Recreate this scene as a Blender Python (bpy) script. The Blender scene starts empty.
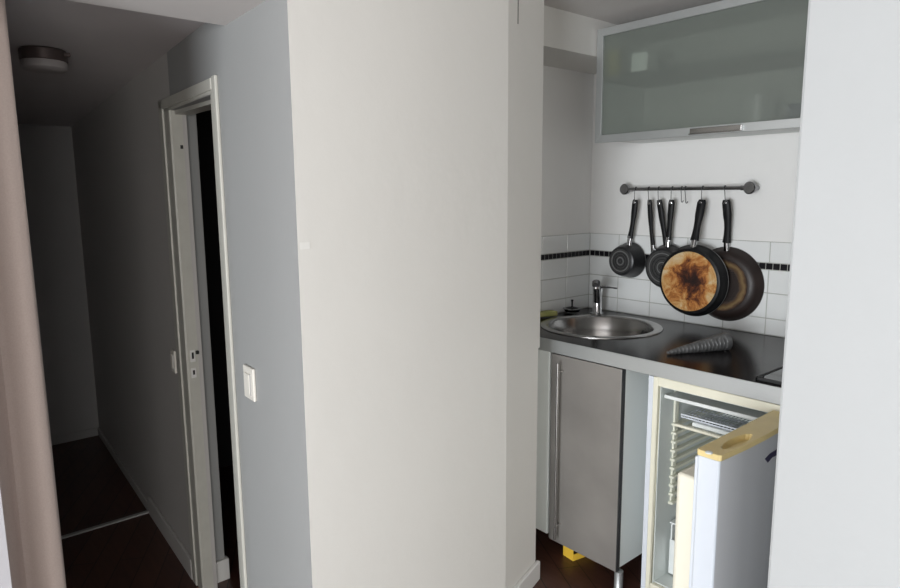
import bpy, bmesh, math, random
from mathutils import Vector, Matrix
random.seed(4)
D = bpy.data
SC = bpy.context.scene
COL = SC.collection
PI = math.pi

# ------------------------------------------------------------------ camera
F = 657.0
_up = Vector((-35, 4296, 657)).normalized()
_y = Vector((776, 107, -657)); _y -= _up * _y.dot(_up); _y.normalize()
_x = _y.cross(_up)
RM = Matrix((_x, _y, _up))                 # camera vector -> world vector
CAM = Vector((0, 0, 1.46))
cd = D.cameras.new('camera'); cam = D.objects.new('camera', cd); COL.objects.link(cam)
cam.matrix_world = Matrix.Translation(CAM) @ RM.to_4x4()
cd.sensor_fit = 'HORIZONTAL'; cd.sensor_width = 36; cd.lens = F / 900 * 36
cd.clip_start = 0.02
SC.camera = cam

def ray(x, y): return (RM @ Vector(((x - 450) / F, -(y - 294) / F, -1))).normalized()
def onz(x, y, z): d = ray(x, y); return CAM + d * ((z - CAM.z) / d.z)
def ony(x, y, Y): d = ray(x, y); return CAM + d * ((Y - CAM.y) / d.y)
def onx(x, y, X): d = ray(x, y); return CAM + d * ((X - CAM.x) / d.x)

# ------------------------------------------------------------------ world, light, exposure
w = D.worlds.new('world'); SC.world = w; w.use_nodes = True
w.node_tree.nodes['Background'].inputs[0].default_value = (0.75, 0.85, 1.0, 1)
w.node_tree.nodes['Background'].inputs[1].default_value = 0.35

def area(name, loc, target, sx, sy, power, col):
    l = D.lights.new(name, 'AREA'); l.shape = 'RECTANGLE'; l.size = sx; l.size_y = sy
    l.energy = power; l.color = col
    o = D.objects.new(name, l); COL.objects.link(o); o.location = loc
    o.rotation_euler = (Vector(target) - Vector(loc)).to_track_quat('-Z', 'Y').to_euler()
    return o
area('window_daylight', (0.6, -3.48, 0.95), (0.6, 0, 1.0), 1.8, 1.6, 185, (0.93, 0.97, 1.0))
area('side_window_daylight', (2.98, -1.3, 0.95), (0, -1.3, 1.0), 1.6, 1.5, 78, (1.0, 0.985, 0.945))
SC.view_settings.view_transform = 'Standard'; SC.view_settings.look = 'None'
SC.view_settings.gamma = 1; SC.view_settings.use_curve_mapping = False
SC.view_settings.exposure = 0.27

# ------------------------------------------------------------------ materials
def new_mat(name):
    m = D.materials.new(name); m.use_nodes = True
    nt = m.node_tree; b = nt.nodes['Principled BSDF']
    return m, nt, b
def mat(name, col, rough=0.5, metal=0.0, noise=0.0, nscale=8.0, bump=0.0, bscale=60.0, col2=None, stretch=None, spec=0.5, coat=0.0, detail=6):
    m, nt, b = new_mat(name)
    b.inputs['Roughness'].default_value = rough; b.inputs['Metallic'].default_value = metal
    b.inputs['Specular IOR Level'].default_value = spec
    b.inputs['Coat Weight'].default_value = coat
    c = (*col, 1); b.inputs['Base Color'].default_value = c
    tc = nt.nodes.new('ShaderNodeTexCoord'); mp = nt.nodes.new('ShaderNodeMapping')
    nt.links.new(tc.outputs['Object'], mp.inputs[0])
    if stretch: mp.inputs['Scale'].default_value = stretch
    if noise or col2:
        n = nt.nodes.new('ShaderNodeTexNoise'); n.inputs['Scale'].default_value = nscale; n.inputs['Detail'].default_value = detail
        nt.links.new(mp.outputs[0], n.inputs['Vector'])
        r = nt.nodes.new('ShaderNodeValToRGB'); r.color_ramp.elements[0].position = 0.3; r.color_ramp.elements[1].position = 0.7
        k = 1 - noise
        r.color_ramp.elements[0].color = (*(col2 or [q * k for q in col]), 1); r.color_ramp.elements[1].color = c
        nt.links.new(n.outputs[0], r.inputs[0]); nt.links.new(r.outputs[0], b.inputs['Base Color'])
    if bump:
        n2 = nt.nodes.new('ShaderNodeTexNoise'); n2.inputs['Scale'].default_value = bscale; n2.inputs['Detail'].default_value = 4
        nt.links.new(mp.outputs[0], n2.inputs['Vector'])
        bp = nt.nodes.new('ShaderNodeBump'); bp.inputs['Strength'].default_value = bump; bp.inputs['Distance'].default_value = 0.01
        nt.links.new(n2.outputs[0], bp.inputs['Height']); nt.links.new(bp.outputs[0], b.inputs['Normal'])
    return m

M = {}
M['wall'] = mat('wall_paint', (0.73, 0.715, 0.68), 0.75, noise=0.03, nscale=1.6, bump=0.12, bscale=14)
M['wall2'] = mat('wall_paint_shaded', (0.305, 0.308, 0.305), 0.7, noise=0.03, nscale=1.6, bump=0.12, bscale=14)  # darker copy of the wall paint; hall shade is put into the colour
M['patch'] = mat('filler_patch', (0.77, 0.76, 0.73), 0.8)
M['wallK'] = mat('kitchen_wall_paint', (0.84, 0.83, 0.81), 0.7, noise=0.02, nscale=1.6, bump=0.1, bscale=14)
M['wall3'] = mat('wall_paint_half_shaded', (0.50, 0.48, 0.465), 0.7, noise=0.03, nscale=1.6, bump=0.12, bscale=14)  # lighter copy of the hall wall colour, so the deep hall renders less dark
M['wallR'] = mat('wall_paint_toned_down', (0.43, 0.44, 0.442), 0.75, noise=0.02, nscale=2, bump=0.12, bscale=18)  # white wall paint greyed down to offset the strong window light
M['ceil'] = mat('ceiling_paint', (0.70, 0.67, 0.65), 0.85, noise=0.03)
M['wall_end'] = mat('hall_end_shaded', (0.40, 0.39, 0.385), 0.8, noise=0.03)  # wall paint darkened so the end of the hall renders dim
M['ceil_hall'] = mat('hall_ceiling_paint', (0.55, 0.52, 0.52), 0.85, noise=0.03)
M['trim'] = mat('trim_paint', (0.72, 0.71, 0.69), 0.4, bump=0.05, bscale=30)
M['trim_old'] = mat('door_frame_paint', (0.55, 0.54, 0.49), 0.4, noise=0.08, nscale=20, bump=0.05, bscale=30)
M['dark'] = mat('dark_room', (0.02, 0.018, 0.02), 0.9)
M['counter'] = mat('worktop_laminate', (0.011, 0.007, 0.008), 0.2, noise=0.3, nscale=30, stretch=(1, 6, 1), spec=0.2)
M['alu'] = mat('brushed_aluminium', (0.62, 0.64, 0.64), 0.42, 0.75, noise=0.05, nscale=40, stretch=(1, 30, 30))
M['steel'] = mat('stainless_steel', (0.47, 0.46, 0.45), 0.25, 1.0, noise=0.1, nscale=20)
M['chrome'] = mat('chrome', (0.6, 0.6, 0.61), 0.12, 1.0)
M['hook'] = mat('dull_dark_wire', (0.10, 0.10, 0.10), 0.5, 0.5)
M['dark_chrome'] = mat('dark_chrome', (0.30, 0.30, 0.31), 0.22, 1.0)
M['door_steel'] = mat('steel_look_laminate', (0.33, 0.31, 0.29), 0.40, 0.4, noise=0.22, nscale=4, bump=0.02)
M['door_edge'] = mat('door_edge_band', (0.09, 0.09, 0.09), 0.4, 0.5)
M['white_lam'] = mat('white_laminate', (0.86, 0.90, 0.87), 0.35)
M['cab_in'] = mat('cabinet_interior', (0.80, 0.82, 0.80), 0.6)
M['cream'] = mat('yellowed_plastic', (0.86, 0.83, 0.68), 0.4, noise=0.06, nscale=10)
M['cap'] = mat('aged_yellow_plastic', (0.88, 0.70, 0.33), 0.38, noise=0.15, nscale=9)
M['liner'] = mat('cream_door_liner', (0.86, 0.82, 0.69), 0.4)
M['fr_white'] = mat('fridge_white_enamel', (0.72, 0.76, 0.82), 0.3)
M['fr_grey'] = mat('fridge_grey_front', (0.70, 0.71, 0.73), 0.28, 0.15, noise=0.05, nscale=3, stretch=(1, 4, .3))
M['fr_int'] = mat('fridge_inside_plastic', (0.66, 0.70, 0.68), 0.4)
M['fr_part'] = mat('fridge_white_plastic', (0.80, 0.83, 0.82), 0.35)
M['rib'] = mat('fridge_rib_plastic', (0.78, 0.78, 0.66), 0.4)
M['wire'] = mat('white_coated_wire', (0.75, 0.78, 0.84), 0.35)
M['logo'] = mat('dark_violet_print', (0.03, 0.025, 0.07), 0.5)
M['pan'] = mat('nonstick_black', (0.008, 0.008, 0.009), 0.42, noise=0.3, nscale=30, spec=0.3)
M['pan_grey'] = mat('speckled_enamel_grey', (0.032, 0.032, 0.034), 0.36, 0.2, noise=0.5, nscale=150)
M['pan_ring'] = mat('worn_pan_base', (0.10, 0.10, 0.10), 0.4, 0.5, noise=0.3, nscale=60)
M['pan_brown'] = mat('smoked_brown_enamel', (0.026, 0.016, 0.014), 0.46, noise=0.4, nscale=12)
M['pan_edge'] = mat('worn_bright_edge', (0.28, 0.28, 0.28), 0.35, 0.7)
M['bake'] = mat('black_handle_plastic', (0.006, 0.006, 0.007), 0.5, spec=0.3)
M['black_tile'] = mat('black_mosaic', (0.006, 0.005, 0.008), 0.3, spec=0.25)
M['tile'] = mat('white_tile', (0.80, 0.81, 0.80), 0.14, spec=0.5)
M['grout'] = mat('grey_grout', (0.47, 0.47, 0.44), 0.85)
M['switch'] = mat('switch_plastic', (0.70, 0.67, 0.61), 0.4)
M['switch_grey'] = mat('switch_rocker_edge', (0.42, 0.41, 0.40), 0.4)
M['lamp_metal'] = mat('brown_metal_band', (0.11, 0.085, 0.08), 0.35, 0.6)
M['lamp_glass'] = mat('opal_glass', (0.36, 0.33, 0.325), 0.45)
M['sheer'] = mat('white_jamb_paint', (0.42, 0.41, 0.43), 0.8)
M['sponge'] = mat('yellow_green_sponge', (0.55, 0.52, 0.22), 0.9, col2=(0.35, 0.38, 0.12), nscale=12, bump=0.4, bscale=200)
M['carton'] = mat('yellow_carton', (0.80, 0.50, 0.05), 0.55)
M['cone'] = mat('ridged_grey_metal', (0.20, 0.20, 0.20), 0.42, 0.35, noise=0.5, nscale=50)
M['glass_hob'] = mat('black_glass', (0.02, 0.02, 0.022), 0.06, spec=0.8)
M['rubber'] = mat('black_rubber', (0.02, 0.02, 0.02), 0.6)
M['book'] = mat('dark_cloth', (0.03, 0.03, 0.04), 0.8)
M['shelf'] = mat('smoked_shelf', (0.16, 0.17, 0.165), 0.5)
M['cup'] = mat('white_porcelain', (0.95, 0.96, 0.96), 0.3)
M['cup_y'] = mat('ochre_paper', (0.55, 0.5, 0.2), 0.6)
M['cup_b'] = mat('dark_blue_plastic', (0.04, 0.05, 0.14), 0.5)

def wood_floor():
    m, nt, b = new_mat('dark_red_parquet')
    tc = nt.nodes.new('ShaderNodeTexCoord'); mp = nt.nodes.new('ShaderNodeMapping')
    mp.inputs['Rotation'].default_value = (0, 0, 0.5)
    nt.links.new(tc.outputs['Object'], mp.inputs[0])
    br = nt.nodes.new('ShaderNodeTexBrick'); br.inputs['Scale'].default_value = 1
    br.inputs['Brick Width'].default_value = 0.9; br.inputs['Row Height'].default_value = 0.09; br.inputs['Mortar Size'].default_value = 0.002
    br.inputs['Color1'].default_value = (0.090, 0.036, 0.026, 1); br.inputs['Color2'].default_value = (0.12, 0.050, 0.034, 1)
    br.inputs['Mortar'].default_value = (0.008, 0.004, 0.003, 1)
    nt.links.new(mp.outputs[0], br.inputs[0])
    n = nt.nodes.new('ShaderNodeTexNoise'); n.inputs['Scale'].default_value = 6; n.inputs['Detail'].default_value = 8
    mp2 = nt.nodes.new('ShaderNodeMapping'); mp2.inputs['Scale'].default_value = (1, 9, 1); mp2.inputs['Rotation'].default_value = (0, 0, 0.5)
    nt.links.new(tc.outputs['Object'], mp2.inputs[0]); nt.links.new(mp2.outputs[0], n.inputs[0])
    mx = nt.nodes.new('ShaderNodeMixRGB'); mx.blend_type = 'MULTIPLY'; mx.inputs[0].default_value = 0.7
    nt.links.new(br.outputs[0], mx.inputs[1]); nt.links.new(n.outputs[0], mx.inputs[2])
    nt.links.new(mx.outputs[0], b.inputs['Base Color']); b.inputs['Roughness'].default_value = 0.38
    return m
M['floor'] = wood_floor()

def frosted():
    m, nt, b = new_mat('frosted_glass')
    b.inputs['Base Color'].default_value = (0.34, 0.355, 0.335, 1); b.inputs['Roughness'].default_value = 0.24; b.inputs['Specular IOR Level'].default_value = 0.5
    tp = nt.nodes.new('ShaderNodeBsdfTransparent'); tp.inputs[0].default_value = (0.93, 0.94, 0.91, 1)
    tl = nt.nodes.new('ShaderNodeBsdfTranslucent'); tl.inputs[0].default_value = (0.7, 0.78, 0.73, 1)
    a = nt.nodes.new('ShaderNodeMixShader'); a.inputs[0].default_value = 0.70
    nt.links.new(tl.outputs[0], a.inputs[1]); nt.links.new(tp.outputs[0], a.inputs[2])
    c = nt.nodes.new('ShaderNodeMixShader'); c.inputs[0].default_value = 0.72
    nt.links.new(b.outputs[0], c.inputs[1]); nt.links.new(a.outputs[0], c.inputs[2])
    nt.links.new(c.outputs[0], nt.nodes['Material Output'].inputs[0])
    return m
M['frost'] = frosted()

def burnt():
    m, nt, b = new_mat('burnt_pan_base')
    tc = nt.nodes.new('ShaderNodeTexCoord')
    n = nt.nodes.new('ShaderNodeTexNoise'); n.inputs['Scale'].default_value = 17; n.inputs['Detail'].default_value = 10; n.inputs['Roughness'].default_value = 0.72
    n.inputs['Distortion'].default_value = 0.6
    nt.links.new(tc.outputs['Object'], n.inputs[0])
    # object space: origin at the centre of the base, X/Z in its plane
    sep = nt.nodes.new('ShaderNodeVectorMath'); sep.operation = 'LENGTH'
    off = nt.nodes.new('ShaderNodeVectorMath'); off.operation = 'ADD'; off.inputs[1].default_value = (-0.012, 0, 0.0)
    nt.links.new(tc.outputs['Object'], off.inputs[0]); nt.links.new(off.outputs[0], sep.inputs[0])
    ml = nt.nodes.new('ShaderNodeMath'); ml.operation = 'MULTIPLY_ADD'; ml.inputs[1].default_value = 2.8; ml.inputs[2].default_value = -0.12
    nt.links.new(sep.outputs['Value'], ml.inputs[0])
    ad = nt.nodes.new('ShaderNodeMath'); ad.operation = 'ADD'; nt.links.new(ml.outputs[0], ad.inputs[0]); nt.links.new(n.outputs[0], ad.inputs[1])
    r = nt.nodes.new('ShaderNodeValToRGB'); e = r.color_ramp.elements
    e[0].position = 0.32; e[0].color = (0.012, 0.006, 0.006, 1)
    e[1].position = 0.80; e[1].color = (0.72, 0.56, 0.34, 1)
    for p, c in ((0.44, (0.035, 0.012, 0.008, 1)), (0.53, (0.16, 0.045, 0.015, 1)), (0.62, (0.52, 0.20, 0.05, 1)), (0.70, (0.66, 0.38, 0.14, 1))):
        q = e.new(p); q.color = c
    nt.links.new(ad.outputs[0], r.inputs[0]); nt.links.new(r.outputs[0], b.inputs['Base Color'])
    b.inputs['Roughness'].default_value = 0.45; b.inputs['Metallic'].default_value = 0.25
    return m
M['burnt'] = burnt()

def golden():
    m, nt, b = new_mat('golden_scorched_ring')
    tc = nt.nodes.new('ShaderNodeTexCoord')
    ln = nt.nodes.new('ShaderNodeVectorMath'); ln.operation = 'LENGTH'; nt.links.new(tc.outputs['Object'], ln.inputs[0])
    n = nt.nodes.new('ShaderNodeTexNoise'); n.inputs['Scale'].default_value = 25; n.inputs['Detail'].default_value = 6
    nt.links.new(tc.outputs['Object'], n.inputs[0])
    a = nt.nodes.new('ShaderNodeMath'); a.operation = 'MULTIPLY_ADD'; a.inputs[1].default_value = 0.03; nt.links.new(n.outputs[0], a.inputs[0]); nt.links.new(ln.outputs['Value'], a.inputs[2])
    r = nt.nodes.new('ShaderNodeValToRGB'); e = r.color_ramp.elements
    mr = nt.nodes.new('ShaderNodeMath'); mr.operation = 'MULTIPLY'; mr.inputs[1].default_value = 8; nt.links.new(a.outputs[0], mr.inputs[0])
    e[0].position = 0.70; e[0].color = (0.055, 0.038, 0.032, 1); e[1].position = 0.97; e[1].color = (0.03, 0.018, 0.014, 1)
    for p, c in ((0.76, (0.10, 0.055, 0.025, 1)), (0.85, (0.21, 0.14, 0.06, 1)), (0.91, (0.11, 0.06, 0.03, 1))):
        q = e.new(p); q.color = c
    nt.links.new(mr.outputs[0], r.inputs[0]); nt.links.new(r.outputs[0], b.inputs['Base Color'])
    b.inputs['Roughness'].default_value = 0.45; b.inputs['Metallic'].default_value = 0.2
    return m
M['golden'] = golden()

def cloth():
    m, nt, b = new_mat('rose_beige_curtain_cloth')
    tc = nt.nodes.new('ShaderNodeTexCoord')
    n = nt.nodes.new('ShaderNodeTexNoise'); n.inputs['Scale'].default_value = 300; nt.links.new(tc.outputs['Object'], n.inputs[0])
    wv = nt.nodes.new('ShaderNodeTexWave'); wv.bands_direction = 'Z'; wv.inputs['Scale'].default_value = 180; wv.inputs['Distortion'].default_value = 1
    nt.links.new(tc.outputs['Object'], wv.inputs[0])
    mx = nt.nodes.new('ShaderNodeMixRGB'); mx.inputs[1].default_value = (0.41, 0.335, 0.305, 1); mx.inputs[2].default_value = (0.49, 0.41, 0.375, 1)
    nt.links.new(n.outputs[0], mx.inputs[0]); nt.links.new(mx.outputs[0], b.inputs['Base Color'])
    bp = nt.nodes.new('ShaderNodeBump'); bp.inputs['Strength'].default_value = 0.2; bp.inputs['Distance'].default_value = 0.002
    nt.links.new(wv.outputs[0], bp.inputs['Height']); nt.links.new(bp.outputs[0], b.inputs['Normal'])
    b.inputs['Roughness'].default_value = 0.95; b.inputs['Specular IOR Level'].default_value = 0.1
    return m
M['cloth'] = cloth()

# ------------------------------------------------------------------ mesh helpers
def obj(name, bm, m, parent=None, loc=None, smooth=False, bevel=0.0, seg=2):
    me = D.meshes.new(name)
    bmesh.ops.remove_doubles(bm, verts=bm.verts, dist=1e-6)
    bmesh.ops.recalc_face_normals(bm, faces=bm.faces)
    bm.to_mesh(me); bm.free()
    ms = m if isinstance(m, (list, tuple)) else [m]
    for q in ms: me.materials.append(M[q])
    o = D.objects.new(name, me); COL.objects.link(o)
    if parent: o.parent = parent
    if loc is not None: o.location = loc
    if smooth:
        for p in me.polygons: p.use_smooth = True
        me.set_sharp_from_angle(angle=math.radians(38))
    if bevel:
        b = o.modifiers.new('bevel', 'BEVEL'); b.width = bevel; b.segments = seg; b.limit_method = 'ANGLE'; b.angle_limit = math.radians(40)
    return o
def tag(o, label=None, cat=None, group=None, kind=None):
    if label: o['label'] = label
    if cat: o['category'] = cat
    if group: o['group'] = group
    if kind: o['kind'] = kind
    return o
def struct(name, bm, m, label=None, cat=None, **k):
    o = obj(name, bm, m, **k); return tag(o, label, cat, kind='structure')
def thing(name, label, cat, loc=(0, 0, 0), group=None, rot=(0, 0, 0)):
    o = D.objects.new(name, None); COL.objects.link(o); o.location = loc; o.rotation_euler = rot; o.empty_display_size = 0.05
    return tag(o, label, cat, group)
def BM(): return bmesh.new()
def box(bm, a, b):
    x0, x1 = sorted((a[0], b[0])); y0, y1 = sorted((a[1], b[1])); z0, z1 = sorted((a[2], b[2]))
    v = [bm.verts.new((x, y, z)) for z in (z0, z1) for x, y in ((x0, y0), (x1, y0), (x1, y1), (x0, y1))]
    for f in ((3, 2, 1, 0), (4, 5, 6, 7), (0, 1, 5, 4), (1, 2, 6, 5), (2, 3, 7, 6), (3, 0, 4, 7)): bm.faces.new([v[i] for i in f])
    return bm
def prism(bm, poly, z0, z1):
    """poly list of (x,y); z0/z1 numbers or lists"""
    n = len(poly); g = lambda z, i: z[i] if isinstance(z, (list, tuple)) else z
    a = [bm.verts.new((p[0], p[1], g(z0, i))) for i, p in enumerate(poly)]
    b = [bm.verts.new((p[0], p[1], g(z1, i))) for i, p in enumerate(poly)]
    bm.faces.new(a[::-1]); bm.faces.new(b)
    for i in range(n): bm.faces.new((a[i], a[(i + 1) % n], b[(i + 1) % n], b[i]))
    return bm
def wallseg(bm, p, q, t, z0, z1):
    """box along p->q (xy), thickness t to the left-hand side of p->q (negative = right)"""
    p = Vector(p[:2]); q = Vector(q[:2]); d = (q - p).normalized(); n = Vector((-d.y, d.x)) * t
    return prism(bm, [p, q, q + n, p + n], z0, z1)
def lathe(bm, prof, axis='Z', c=(0, 0, 0), n=40):
    """prof: list of (r, h) along axis"""
    rings = []
    for r, h in prof:
        rg = []
        for i in range(n):
            a = 2 * PI * i / n; u, v = r * math.cos(a), r * math.sin(a)
            p = {'Z': (u, v, h), 'Y': (u, h, v), 'X': (h, u, v)}[axis]
            rg.append((p[0] + c[0], p[1] + c[1], p[2] + c[2]))
        if r < 1e-6: rings.append([bm.verts.new(rg[0])])
        else: rings.append([bm.verts.new(p) for p in rg])
    for a, b in zip(rings, rings[1:]):
        for i in range(n):
            j = (i + 1) % n
            if len(a) == 1 and len(b) == 1: continue
            if len(a) == 1: bm.faces.new((a[0], b[i], b[j]))
            elif len(b) == 1: bm.faces.new((a[i], a[j], b[0]))
            else: bm.faces.new((a[i], a[j], b[j], b[i]))
    if len(rings[0]) > 1 and prof[0] != prof[-1]: bm.faces.new(rings[0][::-1])
    if len(rings[-1]) > 1 and prof[0] != prof[-1]: bm.faces.new(rings[-1])
    return bm
def tube(bm, pts, r, n=12, flat=1.0):
    """round tube along points; r number or list; flat squashes along the frame's second axis"""
    pts = [Vector(p) for p in pts]; rs = r if isinstance(r, (list, tuple)) else [r] * len(pts)
    rings = []; up = None
    for i, p in enumerate(pts):
        t = (pts[min(i + 1, len(pts) - 1)] - pts[max(i - 1, 0)]).normalized()
        if up is None: up = Vector((0, 1, 0)) if abs(t.y) < 0.9 else Vector((1, 0, 0))
        u = (up - t * up.dot(t)).normalized(); v = t.cross(u); up = u
        rings.append([bm.verts.new(p + (u * math.cos(2 * PI * k / n) * flat + v * math.sin(2 * PI * k / n)) * rs[i]) for k in range(n)])
    for a, b in zip(rings, rings[1:]):
        for k in range(n): bm.faces.new((a[k], a[(k + 1) % n], b[(k + 1) % n], b[k]))
    bm.faces.new(rings[0][::-1]); bm.faces.new(rings[-1])
    return bm

# ------------------------------------------------------------------ the room
ZC = 2.15
HY0, HSL = 0.764 - 2.369 * math.tan(math.radians(3.35)), -math.tan(math.radians(3.35))
def hall_y(X): return HY0 + HSL * X           # hall wall face
def onhall(x, y, off=0.0):
    d = ray(x, y); t = (HY0 - off - CAM.y + HSL * CAM.x) / (d.y - HSL * d.x)
    return CAM + d * t
XA = onhall(300, 300).x
A = (XA, hall_y(XA))
def onstrip(x, y):
    a = math.radians(108.1); n = Vector((-math.sin(a), math.cos(a), 0)); P0 = Vector((-1.579, 1.821, 0)); d = ray(x, y)
    return CAM + d * (n.dot(P0 - CAM) / n.dot(d))
pB = onstrip(507, 300); B = (pB.x, pB.y)
pC = onstrip(540.3, 300); Cc = (pC.x, pC.y)
pC2 = onstrip(536.8, 450); Cl = (pC2.x, pC2.y)
YB, XL, XR = 2.597, -1.986, -0.50
YWR = CAM.y + (XR - CAM.x) * ray(786.2, 300).y / ray(786.2, 300).x     # front corner of the wall on the right

# floors
b = BM(); prism(b, [(-3.12, -3.6), (3.1, -3.6), (3.1, 2.8), (-3.12, 2.8)], -0.08, 0.0)
struct('floor', b, 'floor', 'dark reddish brown wooden floor of the room and front part of the hall', 'floor')
b = BM(); prism(b, [(-4.6, -0.5), (-3.12, -0.5), (-3.12, 1.8), (-4.6, 1.8)], -0.09, -0.008)
struct('floor_hall', b, 'floor', 'darker floor at the far end of the hall', 'floor')
b = BM(); box(b, (-3.125, -0.35, -0.02), (-3.10, hall_y(-3.1) - .001, 0.006))
struct('trim_1', b, 'wall_end', 'thin threshold strip across the hall floor', 'threshold', bevel=0.003)
# ceilings
b = BM(); prism(b, [(-1.70, -3.6), (3.1, -3.6), (3.1, 2.8), (-2.2, 2.8), (-2.2, 1.0), (-1.70, 1.0)], ZC, ZC + 0.1)
struct('ceiling', b, 'ceil', 'greyish white ceiling over the kitchenette', 'ceiling')
bx = onz(140, 13, 1.885).x
b = BM(); prism(b, [(-1.745, -0.5), (-1.36, -0.5), (-1.36, hall_y(-1.36)), (-1.745, hall_y(-1.745))], 1.897, ZC)
struct('trim_2', b, 'ceil', 'lowered plaster beam where the hall begins', 'beam')
b = BM(); P = [(-4.6, -0.5), (-1.745, -0.5), (-1.745, 0.85), (-4.6, 1.1)]
zz = [1.855, 1.94, 1.94, 1.855]
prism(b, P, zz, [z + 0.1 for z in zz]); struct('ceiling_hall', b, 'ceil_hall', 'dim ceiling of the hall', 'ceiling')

# hall wall with the door opening
pl = onhall(187, 340).x; pr = onhall(226.7, 340).x            # opening edges
DZ = onhall(211, 95).z                                         # opening top
DX0, DX1 = pl, pr
T = 0.048
def hp(X): return (X, hall_y(X))
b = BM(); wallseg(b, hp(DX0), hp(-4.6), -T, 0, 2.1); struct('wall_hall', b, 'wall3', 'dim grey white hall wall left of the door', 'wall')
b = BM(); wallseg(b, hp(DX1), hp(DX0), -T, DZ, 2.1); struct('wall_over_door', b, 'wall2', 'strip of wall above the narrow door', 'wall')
# block between the door and the kitchenette
b = BM()
k = 0.02
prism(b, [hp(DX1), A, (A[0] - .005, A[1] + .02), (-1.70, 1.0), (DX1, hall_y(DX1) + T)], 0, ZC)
struct('wall_left', b, 'wall2', 'pale wall between the door and the bright pillar, shade put into its colour', 'wall')
b = BM()
prism(b, [A, B, (B[0] - .3, B[1] - .02), (-1.68, 1.02)], 0, ZC + .02)
struct('wall_pillar', b, 'wall', 'bright warm white face of the pillar in the middle', 'wall')
b = BM()
prism(b, [B, Cc, (XL - .1, 1.83), (XL - .1, 1.55), (B[0] - .2, B[1] - .02)], 0.905, ZC + .02)
prism(b, [B, Cl, (XL - .1, 1.82), (XL - .1, 1.55), (B[0] - .2, B[1] - .02)], 0, 0.905)
struct('wall_return', b, 'wall', 'narrow shaded wall face turning into the kitchenette', 'wall')
# fine crack at the top of the return wall
q = onstrip(518, 0); q2 = onstrip(518, 24)
b = BM(); n = Vector((math.sin(math.radians(108.1)), -math.cos(math.radians(108.1)), 0))
box(b, (-.0012, -.0012, q2.z), (.0012, .0012, 2.14))
struct('trim_3', b, 'dark', 'fine dark crack in the plaster', 'crack', loc=(q.x, q.y, 0))
# small plaster patch on the pillar corner
fa = Vector((B[0] - A[0], B[1] - A[1])).normalized(); s0, s1 = .006, .034
b = BM(); wallseg(b, (A[0] + fa.x * s0, A[1] + fa.y * s0), (A[0] + fa.x * s1, A[1] + fa.y * s1), -.0008, 1.337, 1.353)
struct('trim_5', b, 'patch', 'small pale filler patch on the pillar corner', 'patch', bevel=.0003)
# kitchenette walls
b = BM(); box(b, (XL - .12, YB, 0), (XR + .02, YB + .12, ZC)); struct('wall_back', b, 'wallK', 'white back wall of the kitchenette behind the pans', 'wall')
b = BM(); box(b, (XL - .12, 1.80, 0), (XL, YB, ZC)); struct('wall_alcove', b, 'wallK', 'left side wall of the kitchenette recess', 'wall')
b = BM(); q = onstrip(538.5, 43)
xb = q.x - .022
prism(b, [(-1.7265, 1.80), (-1.7265, YB), (XL, YB), (XL, 1.80)], onx(560, 49, -1.7265).z, ZC + .01)
struct('trim_4', b, 'wall', 'boxed-in plaster duct beside the wall cabinet', 'duct cover')
b = BM(); prism(b, [(XR, YWR), (3.1, YWR), (3.1, YWR + .15), (XR + .14, YWR + .15), (XR + .14, 2.72), (XR, 2.72)], 0, ZC + .02)
struct('wall_right', b, 'wallR', 'bright white wall close on the right', 'wall', bevel=0.006)
# hall end wall, hall left wall
ex = -4.40
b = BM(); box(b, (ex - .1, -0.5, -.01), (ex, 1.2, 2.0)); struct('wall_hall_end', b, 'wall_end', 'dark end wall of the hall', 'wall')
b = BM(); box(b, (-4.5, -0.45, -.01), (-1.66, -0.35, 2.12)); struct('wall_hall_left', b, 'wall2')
jy = onx(12, 588, -1.56).y
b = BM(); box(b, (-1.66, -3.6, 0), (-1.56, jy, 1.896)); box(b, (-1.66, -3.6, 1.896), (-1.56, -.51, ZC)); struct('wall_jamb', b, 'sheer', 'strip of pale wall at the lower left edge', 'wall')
# walls behind the camera with two window openings
def win_wall(axis, c, lo, hi, w0, w1, z0, z1, name, t=.12):
    b = BM()
    def bb(u0, u1, za, zb):
        if axis == 'Y': box(b, (u0, c, za), (u1, c - t, zb))
        else: box(b, (c, u0, za), (c + t, u1, zb))
    bb(lo, w0, 0, ZC); bb(w1, hi, 0, ZC); bb(w0, w1, 0, z0); bb(w0, w1, z1, ZC)
    struct(name, b, 'wallR')
win_wall('Y', -3.52, -1.66, 3.1, -.35, 1.55, .12, 1.78, 'wall_front')
win_wall('X', 3.02, -3.6, 1.4, -2.15, -.45, .17, 1.73, 'wall_window_side')
def win_frame(axis, c, w0, w1, z0, z1, name):
    b = BM(); t = .05
    def bb(u0, u1, za, zb):
        if axis == 'Y': box(b, (u0, c - .02, za), (u1, c - .07, zb))
        else: box(b, (c + .02, u0, za), (c + .07, u1, zb))
    m = (w0 + w1) / 2
    bb(w0, w0 + t, z0, z1); bb(w1 - t, w1, z0, z1); bb(w0, w1, z0, z0 + t); bb(w0, w1, z1 - t, z1); bb(m - t / 2, m + t / 2, z0, z1)
    struct(name, b, 'trim')
win_frame('Y', -3.52, -.35, 1.55, .12, 1.78, 'window_1')
win_frame('X', 3.02, -2.15, -.45, .17, 1.73, 'window_2')

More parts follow.
